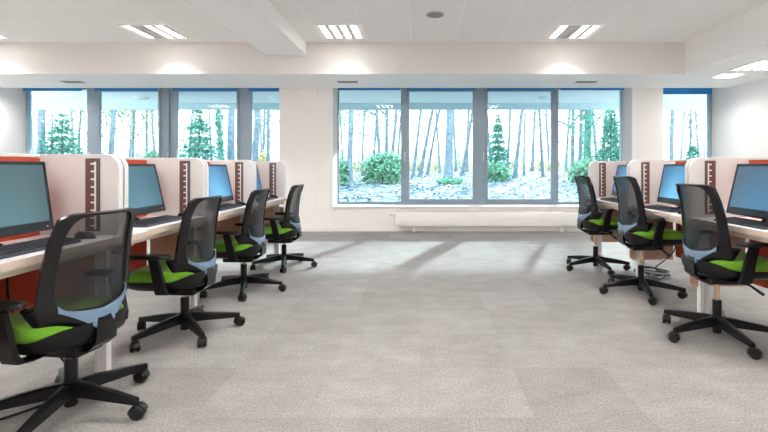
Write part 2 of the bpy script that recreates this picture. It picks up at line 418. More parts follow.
rows = [(-6.026, 'square ceiling light at the far left before the windows', ()), (-3.546, 'square ceiling light left of the ceiling beam with its second tube dark', (1,)),
        (-1.066, 'square ceiling light with all four tubes lit, right of the ceiling beam', ()), (2.034, 'square ceiling light with second tube dark, near the right bulkhead', (1,))]
for i, (x, lab, off) in enumerate(rows):
    luminaire(x, 6.075, ZC, lab, 'square louvre lights in the tiled ceiling', off, tube='tubefront')
    for yy in (2.975, -0.125, -2.605):
        luminaire(x, yy, ZC, 'square louvre ceiling light over the near part of the room, outside the view', 'square louvre lights outside the view')
        spot(x, yy, ZC-0.03, 9, 136, 0.45, 0.2)
    spot(x+0.03, 6.26, ZC-0.03, 32, 118, 0.8, 0.12)
luminaire(4.55, 6.03, ZS, 'square louvre light in the low ceiling by the right wall', 'square louvre lights in the low ceiling', size=0.6, tube='tubefront')
for yy in (3.0, 0.0): luminaire(4.55, yy, ZS, 'square louvre light in the low right ceiling, outside the view', 'square louvre lights outside the view'); spot(4.55, yy, ZS-0.03, 8, 136, 0.45, 0.2)
e = empty('downlight', (4.52, 6.72, ZS), 'small square lit downlight in the low ceiling near the right wall', 'downlight')
MB().box(-0.17, 0.17, -0.15, 0.15, -0.006, 0, 0.002).build('frame', M['white'], e)
MB().box(-0.14, 0.14, -0.12, 0.12, -0.010, -0.0065, 0.001).build('lamp_panel', M['tubefront'], e)
spot(4.72, 7.35, ZS-0.03, 16, 165, 0.9, 0.15, 0.0, 0.1)
e = empty('downlight', (-6.75, 6.95, ZS), 'small square downlight added to brighten the left wall, outside the view', 'downlight')  # unseen fitting and its spot, added to brighten the left wall
MB().box(-0.15, 0.15, -0.15, 0.15, -0.006, 0, 0.002).build('frame', M['white'], e)
MB().box(-0.12, 0.12, -0.12, 0.12, -0.010, -0.0065, 0.001).build('lamp_panel', M['tubefront'], e)
spot(-6.8, 7.4, ZS-0.03, 22, 165, 0.9, 0.1, 0.0, -0.1)
for x, lab in ((px(72, 7.2), 'left window'), (px(347.5, 7.2), 'middle window beside the pillar'), (px(586.5, 7.2), 'right end of the middle window')):
    e = empty('ceiling_vent', (x, 7.22, ZS), 'narrow grey slot vent in the bulkhead above the ' + lab, 'vent', 'slot vents in the back bulkhead')
    f = MB(); f.box(-0.16, 0.16, -0.07, -0.055, -0.006, 0); f.box(-0.16, 0.16, 0.055, 0.07, -0.006, 0); f.box(-0.16, -0.145, -0.055, 0.055, -0.006, 0); f.box(0.145, 0.16, -0.055, 0.055, -0.006, 0)
    f.build('frame', M['vent'], e)
    g = MB()
    for k in range(7): g.box(-0.145, 0.145, -0.050+k*0.016, -0.043+k*0.016, -0.005, 0)
    g.build('grille', M['vent'], e)
e = empty('ceiling_speaker', (0.166, 5.40, ZC), 'round grey loudspeaker set in the tiled ceiling', 'speaker')
MB().cyl((0, 0, -0.004), (0, 0, 1), 0.108, 0.008, 32, b=0.002).build('rim', M['speaker'], e, True)
MB().cyl((0, 0, -0.0105), (0, 0, 1), 0.092, 0.005, 32, b=0.002).build('grille', M['vent'], e, True)

# ------------------------------------------------------------------ workstations
ZD = 0.74
UP = 0.07           # divider set back from the desk front
PL = [1.44, 2.414, 3.355, 4.354, 5.339]      # divider positions, left row (first one lies outside the view)
PR = [2.26, 3.283, 4.23, 5.23]
def front(t, L):     # concave front contour: depth at distance t along the desk
    d = min(t, L-t)
    if d < 0.085: return 0.0
    if d > 0.16: return 0.035
    s = (d-0.085)/0.075; return 0.035*(3*s*s-2*s**3)
def desk(sg, xf, y0, y1, lab, near_panel):
    L = y1-y0; X = lambda u: sg*u       # local: origin at the desk front edge, floor, near end
    e = empty('desk', (sg*xf, y0, 0), lab, 'desk', 'white desks in the left row' if sg < 0 else 'white desks in the right row')
    ts = [0, 0.03, 0.06, 0.085, 0.1, 0.115, 0.13, 0.145, 0.16]; ts = ts + [L/2] + [L-t for t in reversed(ts)]
    inner = [(X(front(t, L)+0.004), t) for t in ts]; outer = [(X(front(t, L)), t) for t in ts]
    b = MB(); b.prism(inner + [(X(0.482), L), (X(0.482), 0)], ZD-0.034, ZD)
    b.build('desktop', M['desk'], e)
    b = MB(); b.prism(outer + inner[::-1], ZD-0.034, ZD-0.0005); b.build('edge_band', M['edge'], e)
    b = MB(); b.box(X(0.07), X(0.46), 0.06, 0.085, ZD-0.075, ZD-0.0345); b.box(X(0.07), X(0.46), L-0.085, L-0.06, ZD-0.075, ZD-0.0345)
    b.box(X(0.08), X(0.105), 0.085, L-0.085, ZD-0.07, ZD-0.0345); b.build('under_frame', M['edge'], e)
    for (a, c) in ((L-0.02, L-0.002),) if near_panel else ((0.002, 0.02), (L-0.02, L-0.002)):
        poly = [(0.10, 0.235), (0.475, 0.235), (0.475, ZD-0.0345), (0.16, ZD-0.0345), (0.16, ZD-0.09), (0.12, ZD-0.11), (0.085, ZD-0.11), (0.075, 0.26)]
        b = MB(); b.rings([[(X(u), a, z) for u, z in poly], [(X(u), c, z) for u, z in poly]]); b.build('side_panel', M['peach'], e)
    for yc in ((L-0.02,) if near_panel else (0.045, L-0.02)):
        b = MB()
        b.box(X(0.135), X(0.165), yc-0.02, yc+0.02, 0.012, ZD-0.076, 0.003); b.box(X(0.169), X(0.199), yc-0.02, yc+0.02, 0.012, ZD-0.076, 0.003)
        b.box(X(0.140), X(0.194), yc-0.014, yc+0.014, 0.012, ZD-0.08)
        lg = b.build('leg', M['rim'], e)
        MB().cyl((X(0.167), yc, 0.006), (0, 0, 1), 0.022, 0.012, 16).build('foot', M['black'], lg)
    return e
def divider(sg, xf, yp, lab):
    e = empty('desk_divider', (sg*(xf+UP), yp, ZD), lab, 'divider', 'white dividers in the left row' if sg < 0 else 'white dividers in the right row')
    X = lambda u: sg*u
    H = 0.428; D = 0.442; R = 0.075
    def prof(ins=0.0):
        pts = [(D, 0.001), (ins, 0.001)]
        for k in range(9):
            a = PI - k*PI/16; pts.append((R + (R-ins)*math.cos(a), H - R + (R-ins)*math.sin(a)))
        pts += [(D, H-ins)]
        return pts
    for y0 in (0.0, 0.047):
        p = prof(0.004)
        b = MB(); b.rings([[(X(u), y0, z) for u, z in p], [(X(u), y0+0.035, z) for u, z in p]]); pn = b.build('panel', M['panel'], e)
        po, pi = prof(0.0)[1:], prof(0.0038)[1:]
        b = MB()
        b.rings([[(X(u), y0+0.002, z) for u, z in po], [(X(u), y0+0.033, z) for u, z in po], [(X(u), y0+0.033, z) for u, z in pi], [(X(u), y0+0.002, z) for u, z in pi], [(X(u), y0+0.002, z) for u, z in po]], False, False, closed=False)
        b.build('rim', M['rim'], pn, True)
    b = MB(); b.box(X(0.097), X(0.175), -0.004, -0.0003, 0.02, H-0.022, 0.001); 
    rail = b.build('slotted_rail', M['brown'], e)
    b = MB(); b.box(X(0.098), X(0.114), -0.0075, -0.0042, 0.022, H-0.024, 0.001); b.build('rail_strip', M['dark_rail'], rail)
    b = MB(); b.box(X(0.117), X(0.126), -0.0058, -0.0042, 0.03, H-0.04)
    for k in range(9): z = 0.045+k*0.041; b.box(X(0.126), X(0.145), -0.0058, -0.0042, z, z+0.009)
    b.build('slots', M['rim'], rail)
    return e
def screen(sg, dk, dy, y0, y1):
    X = lambda u: sg*(u+0.485); h = (y1-y0)/2-0.001; yc = (y0+y1)/2-dy
    e = MB().box(X(0.0), X(0.014), yc-h, yc+h, 0.27, 1.15, 0.003).build('back_screen', M['red'], dk)
    tag(e, 'orange-red fabric screen behind the desk')
    MB().box(X(0.0145), X(0.029), yc-h, yc+h, 0.27, 1.15).build('core_panel', M['panel'], e)
    MB().box(X(-0.001), X(0.03), yc-h, yc+h, 1.1505, 1.168, 0.002).build('top_cap', M['rim'], e)

SCR = {'teal': screen_mat('screen_grey_teal', (0.032, 0.066, 0.075), (0.05, 0.098, 0.112), 1.0),
       'teal2': screen_mat('screen_teal', (0.027, 0.075, 0.10), (0.045, 0.125, 0.165), 1.0),
       'blue': screen_mat('screen_blue', (0.018, 0.09, 0.18), (0.08, 0.31, 0.52), 1.0),
       'deep': screen_mat('screen_deep_blue', (0.015, 0.07, 0.14), (0.04, 0.17, 0.33), 1.0),
       'slate': screen_mat('screen_slate', (0.035, 0.065, 0.095), (0.03, 0.12, 0.22), 1.0)}
def monitor(sg, x, yc, scr, lab, turn=0.0, tilt=12):
    # origin on the desk; local +x faces the sitter (then turned)
    e = empty('monitor', (x, yc, ZD), lab, 'monitor', 'monitors on the left desks' if sg < 0 else 'monitors on the right desks', rz=(0 if sg < 0 else PI)+turn)
    T = Matrix.Translation((0.0, 0, 0.055)) @ Matrix.Rotation(math.radians(-tilt), 4, 'Y')
    def tb(b): bmesh.ops.transform(b.bm, matrix=T, verts=b.bm.verts[:]); return b
    W = 0.255; Ht = 0.335
    b = MB(); b.box(-0.045, -0.006, -W, W, 0, Ht, 0.006); b.box(-0.006, 0.0, -W, -W+0.016, 0, Ht, 0.002); b.box(-0.006, 0, W-0.016, W, 0, Ht, 0.002)
    b.box(-0.006, 0, -W+0.016, W-0.016, Ht-0.016, Ht, 0.002)
    tb(b).build('housing', M['bezel'], e)
    tb(MB().box(-0.0055, -0.002, -W+0.0165, W-0.0165, 0.046, Ht-0.0165)).build('display', scr, e)
    b = MB(); b.box(-0.0055, 0.001, -W+0.0165, W-0.0165, 0.002, 0.0455, 0.002); ch = tb(b).build('chin', M['bezel'], e)
    tb(MB().cyl((0.0015, W-0.04, 0.02), (1, 0, 0), 0.004, 0.002, 10)).build('power_button', M['steel'], ch)
    b = MB(); b.tube([(-0.03, 0, 0.12), (-0.075, 0, 0.11), (-0.07, 0, 0.03), (-0.04, 0, 0.009)], [0.016, 0.016, 0.016, 0.02], 10); b.build('stand', M['bezel'], e, True)
    b = MB(); b.rings([[(-0.02+0.075*math.cos(a), 0.10*math.sin(a), z) for a in [2*PI*k/24 for k in range(24)]] for z in (0.0005, 0.008)]); b.build('stand_foot', M['bezel'], e)
    return e
def keyboard(sg, x, yc, lab, turn=0.0):
    e = empty('keyboard', (x, yc, ZD+0.0006), lab, 'keyboard', 'keyboards on the left desks' if sg < 0 else 'keyboards on the right desks', rz=(0 if sg < 0 else PI)+turn)
    b = MB(); W = 0.22
    b.rings([[(0.07, y, 0), (0.07, y, 0.012), (-0.07, y, 0.022), (-0.07, y, 0)] for y in (-W, W)]); b.build('base', M['keybase'], e)
    b = MB()
    for r in range(6):
        xx = 0.056-r*0.0225; z = 0.0125+(0.07-xx)*0.0714
        for c in range(20):
            if r == 0 and 4 < c < 10: continue
            y = -W+0.016+c*0.0217
            b.box(xx-0.0085, xx+0.0085, y-0.0085, y+0.0085, z, z+0.006)
        if r == 0: b.box(xx-0.0085, xx+0.0085, -W+0.016+5*0.0217-0.0085, -W+0.016+9*0.0217+0.0085, z, z+0.006)
    b.build('keys', M['key'], e)
    return e
def mouse(sg, x, y, lab):
    e = empty('mouse', (x, y, ZD+0.0006), lab, 'mouse', 'mice beside the keyboards', rz=0 if sg < 0 else PI)
    b = MB(); rs = []
    for z, s in ((0, 0.95), (0.01, 1.0), (0.022, 0.9), (0.031, 0.6), (0.034, 0.2)):
        rs.append([(0.052*s*math.cos(a), 0.029*s*math.sin(a), z + 0.004*math.cos(a+PI)*s) if z > 0 else (0.052*s*math.cos(a), 0.029*s*math.sin(a), 0) for a in [2*PI*k/20 for k in range(20)]])
    b.rings(rs); b.build('body', M['black'], e, True)
    MB().cyl((-0.028, 0, 0.030), (0, 1, 0), 0.007, 0.006, 10).build('wheel', M['rubber'], e)
    return e

DL = 1.53; DR = 1.875
LN = ['nearest the viewer in the left row', 'second from the viewer in the left row', 'third from the viewer in the left row', 'last in the left row by the pillar']
RN = ['nearest the viewer in the right row', 'in the middle of the right row', 'at the window end of the right row']
for i in range(4):
    y0, y1 = PL[i]+0.042, PL[i+1]+0.040
    dk = desk(-1, DL, y0, y1, 'white desk with beige edge and orange-red screen, ' + LN[i], i > 0)
    divider(-1, DL, PL[i+1], 'white divider with brown rail, beyond the desk ' + LN[i])
    screen(-1, dk, y0, PL[i]+0.083, PL[i+1])
for i in range(3):
    y0, y1 = PR[i]+0.042, PR[i+1]+0.040
    dk = desk(1, DR, y0, y1, 'white desk with beige edge and orange-red screen, ' + RN[i], i > 0)
    divider(1, DR, PR[i+1], 'white divider with brown rail, beyond the desk ' + RN[i])
    screen(1, dk, y0, PR[i]+0.083, PR[i+1])
LM = [(1.985, 'teal', 'grey-teal', 0, 8), (2.955, 'teal2', 'teal', 0, 13), (3.965, 'blue', 'bright blue', 0.0, 12), (4.92, 'deep', 'dark blue', 0.0, 12)]
for (yc, s, c, tn, tl), n in zip(LM, LN):
    monitor(-1, {'teal': -1.80, 'teal2': -1.795, 'blue': -1.73, 'deep': -1.79}[s], yc, SCR[s], 'black monitor, %s screen, on the desk ' % c + n, tn, tl)
    keyboard(-1, -1.70, yc-0.02, 'black keyboard lying on the desk ' + n)
    mouse(-1, -1.69, yc+0.31, 'small black mouse beside the keyboard, desk ' + n)
RM = [(2.79, 'slate', 'slate blue', 0, 13), (3.77, 'blue', 'bright blue', 0, 11), (4.73, 'deep', 'dark blue', 0, 12)]
for (yc, s, c, tn, tl), n in zip(RM, RN):
    monitor(1, 2.035 if s == 'slate' else 2.08, yc, SCR[s], 'black monitor, %s screen, on the desk ' % c + n, tn, tl)
    keyboard(1, 2.03, yc+0.04, 'black keyboard lying on the desk ' + n)
    mouse(1, 2.03, yc-0.26, 'small black mouse beside the keyboard, desk ' + n)

# ------------------------------------------------------------------ cables
def cable(pts, r, lab, m='black'):
    P = [Vector(p) for p in pts]; q = []
    for i in range(len(P)-1):
        p0, p1, p2, p3 = P[max(i-1, 0)], P[i], P[i+1], P[min(i+2, len(P)-1)]
        for k in range(6):
            t = k/6; c = 0.5*((2*p1)+(p2-p0)*t+(2*p0-5*p1+4*p2-p3)*t*t+(3*p1-p0-3*p2+p3)*t**3); c.z = max(c.z, r+0.0005); q.append(c)
    q.append(P[-1])
    o = MB().tube(q, r, 6).build('cable', M[m], None, True)
    return tag(o, lab, 'cable', 'loose computer cables')
cable([(-1.99, 2.2, 0.66), (-1.97, 2.2, 0.40), (-1.78, 2.28, 0.12), (-1.72, 2.15, 0.008), (-1.85, 1.95, 0.006), (-2.0, 1.8, 0.006)], 0.005, 'thin black cable looping down to the floor under the nearest left desk')
r2 = random.Random(3); pts = [(2.30, 4.05, 0.68), (2.29, 4.12, 0.35), (2.31, 4.5, 0.10)]
for k in range(14): pts.append((2.36+0.17*math.cos(k*1.9)+r2.uniform(-0.05, 0.05), 4.62+0.22*math.sin(k*1.9)+r2.uniform(-0.05, 0.05), 0.007+0.05*r2.random()))
cable(pts, 0.006, 'tangle of dark cable on the floor behind the middle right chair')

# ------------------------------------------------------------------ office chair (faces +x)
def spow(v, p): return math.copysign(abs(v)**p, v)
def sup(cx, a, bb, n, N=40):
    return [(cx+a*spow(math.cos(2*PI*k/N), 2/n), bb*spow(math.sin(2*PI*k/N), 2/n)) for k in range(N)]
WZ = [(0.37, 0.222), (0.43, 0.228), (0.465, 0.231), (0.55, 0.233), (0.7, 0.222), (0.905, 0.200)]
CZ = [(0.37, 0.158), (0.44, 0.153), (0.52, 0.143), (0.6, 0.138), (0.7, 0.148), (0.8, 0.166), (0.905, 0.195)]
EZ = [(0.37, 0.082), (0.44, 0.076), (0.55, 0.073), (0.7, 0.092), (0.8, 0.113), (0.905, 0.146)]
ZLOW = 0.348
def sm(z, tab): return (interp(z-0.018, tab)+2*interp(z, tab)+interp(z+0.018, tab))/4
def vline(au): return 0.354+0.122*min(1, au/0.78)
def backpt(u, z):
    # the lower rim is a shallow V: lowest at the spine, rising to the wings
    t = min(1.0, (z-ZLOW)/(0.60-ZLOW)); au = abs(u)
    zz = z + (0.105*min(au, 0.96)**1.15 + 1.7*max(0, au-0.78)**2)*(1-t)**1.6
    w, c, e = sm(zz, WZ), sm(zz, CZ), sm(zz, EZ)
    off = c+(e-c)*au**2.3
    off -= 0.45*max(0, vline(au)-z)
    return Vector((-off, w*u, zz))
def opening(u, z):           # < 0 inside the mesh opening
    zc, hz = 0.690, 0.206
    uu = u/0.80; vv = (z-zc)/hz
    return (abs(uu)**6+abs(vv)**6)-1
def make_back(parent):
    NU, NZ = 44, 84
    z0, z1 = ZLOW, 0.905
    uv = [[[-1+2*i/NU, z0+(z1-z0)*j/NZ] for i in range(NU+1)] for j in range(NZ+1)]
    ins = lambda i, j: opening((uv0[j][i][0]+uv0[j+1][i+1][0])/2, (uv0[j][i][1]+uv0[j+1][i+1][1])/2) < 0
    uv0 = [[list(p) for p in r] for r in uv]
    inside = {(i, j): ins(i, j) for j in range(NZ) for i in range(NU)}
    for j in range(1, NZ):
        for i in range(1, NU):
            q = [inside[(i-1, j-1)], inside[(i, j-1)], inside[(i-1, j)], inside[(i, j)]]
            if any(q) and not all(q):
                for _ in range(6):
                    u, z = uv[j][i]; F = opening(u, z); h = 1e-4
                    gu = (opening(u+h, z)-F)/h; gz = (opening(u, z+h)-F)/h; g2 = gu*gu+gz*gz*0.07+1e-9
                    st = max(-0.5, min(0.5, F))
                    uv[j][i] = [u-st*gu/g2*0.8, z-st*gz*0.07/g2*0.8]
    fr, me = bmesh.new(), bmesh.new()
    # rounded top corners
    def P(i, j):
        u, z = uv[j][i]
        p = backpt(u, z)
        t = max(0, (abs(u)-0.72)/0.28)
        if z > 0.80: p.z -= 0.022*t*t*((z-0.80)/0.105)
        return p
    vf, vm = {}, {}
    def gv(bm, d, i, j):
        if (i, j) not in d: d[(i, j)] = bm.verts.new(P(i, j))
        return d[(i, j)]
    for j in range(NZ):
        for i in range(NU):
            bm, d = (me, vm) if inside[(i, j)] else (fr, vf)
            bm.faces.new([gv(bm, d, a, c) for a, c in ((i, j), (i+1, j), (i+1, j+1), (i, j+1))])
    def fin(bm, name, m, th):
        bmesh.ops.recalc_face_normals(bm, faces=bm.faces[:])
        mesh = bpy.data.meshes.new(name); bm.to_mesh(mesh); bm.free(); mesh.materials.append(m)
        mesh.polygons.foreach_set('use_smooth', [True]*len(mesh.polygons))
        mesh.set_sharp_from_angle(angle=math.radians(22))
        o = bpy.data.objects.new(name, mesh); COL.objects.link(o); o.parent = parent
        if th:
            md = o.modifiers.new('thick', 'SOLIDIFY'); md.thickness = th; md.offset = 0
            bv = o.modifiers.new('round', 'BEVEL'); bv.width = 0.005; bv.segments = 2; bv.limit_method = 'ANGLE'; bv.angle_limit = math.radians(60)
        return o
    f = fin(fr, 'backrest_frame', M['gloss'], 0.024)
    m = fin(me, 'backrest_mesh', M['mesh'], 0)
    b = MB(); rows_ = []
    for j in range(9):
        r_ = []
        for i in range(33):
            u = -0.765+1.53*i/32
            zu = 0.690-0.206*max(0.0, 1-abs(u/0.80)**6)**(1/6)-0.007; zl = min(vline(abs(u))+0.004, zu-0.0005)
            r_.append(backpt(u, zl+(zu-zl)*j/8)+Vector((-0.0145, 0, 0)))
        rows_.append(r_)
    b.rings(rows_, False, False, closed=False)
    lp = b.build('lower_back_panel', M['bluesheen'], parent, True)
    md = lp.modifiers.new('thick', 'SOLIDIFY'); md.thickness = 0.004; md.offset = 0
    tag(lp, 'glossy grey lower back panel with painted blue window reflection')
    return f, m
def make_chair():
    e = empty('office_chair')
    b = MB()
    cx = 0.10
    def seatring(z, s, dz=0): 
        return [(x, y, z - 0.030*max(0, (x-0.20)/0.14)**2*(1 if z > 0.40 else 0.4) + 0.012*(abs(y)/0.235)**2*(1 if z > 0.44 else 0)) for x, y in sup(cx, 0.245*s, 0.238*s, 3.2)]
    b.rings([seatring(z, s) for z, s in ((0.385, 0.93), (0.392, 0.985), (0.41, 1.0), (0.428, 0.99), (0.441, 0.955), (0.447, 0.90), (0.449, 0.7), (0.447, 0.45), (0.446, 0.15))])
    b.build('seat', M['seat'], e, True, 60)
    b = MB()
    def shellring(z, k, up):
        out = []
        for x, y in sup(cx-0.014, 0.256*k, 0.2405*k, 3.0):
            rear = min(1, max(0, (-0.02-x)/0.135)); rear = rear*rear*(3-2*rear)
            out.append((x, y, z+up*rear))
        return out
    b.rings([shellring(z, k, up) for z, k, up in ((0.384, 0.90, 0.035), (0.392, 0.965, 0.040), (0.390, 0.995, 0.040), (0.372, 1.0, 0.018), (0.350, 0.96, 0), (0.330, 0.80, 0), (0.322, 0.55, 0), (0.320, 0.2, 0))])
    b.build('seat_shell', M['black'], e, True, 60)
    make_back(e)
    # back bracket joins the keel of the back with the mechanism
    b = MB()
    b.rings([[(x-t, -w, z), (x-t, w, z), (x+t, w*0.8, z+dz), (x+t, -w*0.8, z+dz)] for x, z, w, t, dz in
             ((-0.163, 0.44, 0.035, 0.006, 0), (-0.172, 0.37, 0.055, 0.010, 0), (-0.165, 0.33, 0.058, 0.012, 0.004), (-0.13, 0.300, 0.055, 0.010, 0.018), (-0.06, 0.292, 0.05, 0.006, 0.024))])
    b.build('back_bracket', M['gloss'], e, True, 35)
    b = MB(); b.box(-0.10, 0.16, -0.075, 0.075, 0.270, 0.326, 0.012); mech = b.build('mechanism', M['black'], e, True)
    b = MB(); b.tube([(0.08, -0.07, 0.295), (0.10, -0.16, 0.29), (0.12, -0.215, 0.262), (0.135, -0.225, 0.25)], [0.007, 0.007, 0.010, 0.009], 8); b.build('lever', M['black'], mech, True)
    for s in (-1, 1):
        b = MB()
        # support: foot under the seat, then slanted post up to the pad
        b.rings([[(x0+dx, s*(y+dy), z) for dx, dy in ((-wx, -wy), (wx, -wy), (wx, wy), (-wx, wy))] for x0, y, z, wx, wy in
                 ((0.0, 0.10, 0.318, 0.040, 0.012), (-0.005, 0.20, 0.318, 0.040, 0.014), (-0.01, 0.262, 0.330, 0.036, 0.014), (-0.006, 0.278, 0.365, 0.033, 0.012), (0.012, 0.280, 0.46, 0.029, 0.012), (0.036, 0.280, 0.545, 0.025, 0.012))])
        a = b.build('armrest', M['black'], e, True, 50)
        b = MB(); b.rings([[(x+0.062, y*1.0+s*0.272, z) for x, y in sup(0, 0.128*q, 0.042*q, 3.0, 28)] for z, q in ((0.548, 0.9), (0.552, 1.0), (0.562, 1.0), (0.569, 0.94), (0.571, 0.6))])
        b.build('arm_pad', M['black'], a, True, 50)
    # column
    b = MB(); b.cyl((0, 0, 0.137), (0, 0, 1), 0.0265, 0.214, 20, b=0.003); b.build('column_sleeve', M['black'], e, True)
    b = MB(); b.cyl((0, 0, 0.215), (0, 0, 1), 0.0145, 0.12, 16); b.build('piston', M['copper'], e, True)
    b = MB(); b.cyl((0, 0, 0.108), (0, 0, 1), 0.042, 0.062, 24, b=0.008); b.build('base_hub', M['black'], e, True)
    for k in range(5):
        b = MB(); sec = []
        for r, zt, h, w in ((0.028, 0.136, 0.058, 0.026), (0.10, 0.130, 0.052, 0.023), (0.22, 0.113, 0.042, 0.019), (0.315, 0.096, 0.030, 0.0155), (0.338, 0.092, 0.026, 0.013)):
            sec.append([(r, -w, zt-h), (r, w, zt-h), (r, w*0.95, zt-0.006), (r, w*0.6, zt), (r, -w*0.6, zt), (r, -w*0.95, zt-0.006)])
        b.rings(sec); lg = b.build('base_leg', M['black'], e, True, 35)
        b = MB(); an = [0.4, 2.1, -0.9, 1.2, 2.7][k]; c = Vector((0.325, 0, 0.030)); off = Vector((math.cos(an), math.sin(an), 0))*0.014
        c = c + off; ax = Vector((-math.sin(an), math.cos(an), 0))
        b.cyl((0.325, 0, 0.062), (0, 0, 1), 0.007, 0.03, 10, mi=0)
        for s in (-1, 1): b.cyl(c+ax*s*0.0155, ax, 0.030, 0.021, 22, mi=1, b=0.006)
        b.cyl(c, ax, 0.022, 0.014, 16, mi=0)
        hood = []
        fx = off.normalized()
        for t in range(9):
            a = math.radians(-10+t*22.5); rr = 0.0315
            p = c + fx*(-math.cos(a))*rr + Vector((0, 0, 1))*math.sin(a)*rr
            q = c + fx*(-math.cos(a))*(rr+0.004) + Vector((0, 0, 1))*math.sin(a)*(rr+0.004)
            hood.append([p-ax*0.020, p+ax*0.020, q+ax*0.018, q-ax*0.018])
        b.rings(hood, mi=0)
        b.build('caster', [M['black'], M['rubber']], lg, True, 50)
        lg.rotation_euler = (0, 0, k*2*PI/5)
    return e
UPPER = {'seat', 'seat_shell', 'backrest_frame', 'backrest_mesh', 'lower_back_panel', 'back_bracket', 'mechanism', 'armrest', 'piston'}
proto = make_chair()
chairs = [  # x, y, facing (deg), base angle (world deg), lift, label
    (-1.573, 2.05, 172, -10, 0.0, 'black mesh-back office chair with green seat, nearest the viewer in the left row'),
    (-1.559, 3.01, 178, 26, 0.0, 'black mesh-back office chair with green seat, second from the viewer in the left row'),
    (-1.565, 4.03, 180, 0, 0.0, 'black mesh-back office chair with green seat, third from the viewer in the left row'),
    (-1.511, 5.03, 180, -4, 0.0, 'black mesh-back office chair with green seat, last in the left row by the pillar'),
    (1.914, 2.948, 0, 52, 0.085, 'raised black mesh-back chair with green seat, nearest the viewer in the right row'),
    (1.914, 3.967, 0, 41, 0.115, 'raised black mesh-back chair with green seat, in the middle of the right row'),
    (1.887, 4.928, 0, 57, 0.105, 'raised black mesh-back chair with green seat, closest to the radiator in the right row')]
allc = [proto] + [copy_tree(proto) for _ in chairs[1:]]
for c, (x, y, f, ba, lift, lab) in zip(allc, chairs):
    c.location = (x, y, 0); c.rotation_euler = (0, 0, math.radians(f))
    tag(c, lab, 'chair', 'office chairs at the left desks' if x < 0 else 'office chairs at the right desks')
    k = 0
    for ch in c.children:
        nm = ch.name.split('.')[0]
        if nm in UPPER: ch.location.z = lift
        if nm == 'base_leg':
            ch.rotation_euler = (0, 0, math.radians(ba-f)+k*2*PI/5); k += 1

# ------------------------------------------------------------------ outside
def gz(y): return interp(y, [(9, 0.0), (18, 0.5), (30, 0.78), (60, 1.0), (200, 1.0)])
def at(pxx, Y): return ((pxx-421)*Y/456, Y)
b = MB(); ys = [8.36, 9, 10, 12, 15, 18, 22, 26, 30, 45, 60, 120, 200]
xs = [-160, -60, -25, -12, -6, 0, 6, 12, 25, 60, 160]
rowsv = [[b.bm.verts.new((x, y, gz(y)-0.02)) for x in xs] for y in ys]
for a, c in zip(rowsv, rowsv[1:]):
    for i in range(len(xs)-1): b.bm.faces.new((a[i], a[i+1], c[i+1], c[i]))
S(b.build('ground_outside', M['ground']))
b = MB()
for n, mi, seed in ((8000, 0, 5), (5000, 1, 6)):
    r = random.Random(seed)
    for _ in range(n):
        y = 9.5+24*r.random()**1.2; x = r.uniform(-1.05, 0.85)*y
        z = gz(y)+r.uniform(-0.01, 0.03); sz = r.uniform(0.03, 0.075); a = r.uniform(0, 2*PI); t = r.uniform(0.01, 0.05)
        c, d = math.cos(a)*sz, math.sin(a)*sz
        b.quad([(x-c, y-d, z), (x+d*0.6, y-c*0.6, z+t), (x+c, y+d, z+t*0.5), (x-d*0.6, y+c*0.6, z)], mi)
tag(b.build('fallen_leaves', [M['litter'], M['litterdark']]), 'pale and dark fallen leaves strewn on the ground outside the windows', 'leaves', kind='stuff')
# canopy over the windows
e = empty('canopy', (-1, 9.6, 2.6), kind='structure')
e.name = 'roof_canopy'
MB().box(-11, 11, -1.24, 1.2, 0.0, 0.25).build('soffit', M['canopy'], e)
MB().box(-11, 11, 1.1, 1.2, -0.15, -0.001).build('fascia', M['fascia'], e)
for pxx, lab in ((142, 'seen through the second left pane'), (266, 'seen through the narrow left pane'), (545, 'seen through the third middle pane')):
    x = (pxx-421)*9.77/456
    e = empty('canopy_lamp', (x, 9.77, 2.6), 'round white lamp under the outdoor canopy, ' + lab, 'lamp', 'round lamps under the canopy')
    MB().cyl((0, 0, -0.02), (0, 0, 1), 0.15, 0.04, 28, b=0.01).build('ring', M['white'], e, True)
    MB().cyl((0, 0, -0.045), (0, 0, 1), 0.12, 0.012, 28, b=0.005).build('diffuser', M['rim'], e, True)

def grow(b, p, d, length, r, depth, R, spread=0.6, kids=3, up=0.15):
    pts = [Vector(p)]; d = Vector(d).normalized(); n = 4
    for i in range(n):
        d = (d + Vector((R.uniform(-1, 1), R.uniform(-1, 1), R.uniform(-0.3, 0.8)*up*3))*0.09).normalized()
        pts.append(pts[-1] + d*length/n)
    rr = [r*(1-0.55*i/n) for i in range(n+1)]
    b.tube(pts, rr, 7 if depth > 1 else 5)
    if depth == 0: return
    for k in range(kids):
        t = R.uniform(0.35, 1.0); i = min(n-1, int(t*n)); q = pts[i].lerp(pts[i+1], t*n-i)
        a = R.uniform(0, 2*PI); side = Vector((math.cos(a), math.sin(a)*0.8, R.uniform(-0.1, 0.6)))
        nd = (d*(1-spread*0.5) + side*spread).normalized()
        grow(b, q, nd, length*R.uniform(0.4, 0.65), r*R.uniform(0.3, 0.5), depth-1, R, spread, kids, up)
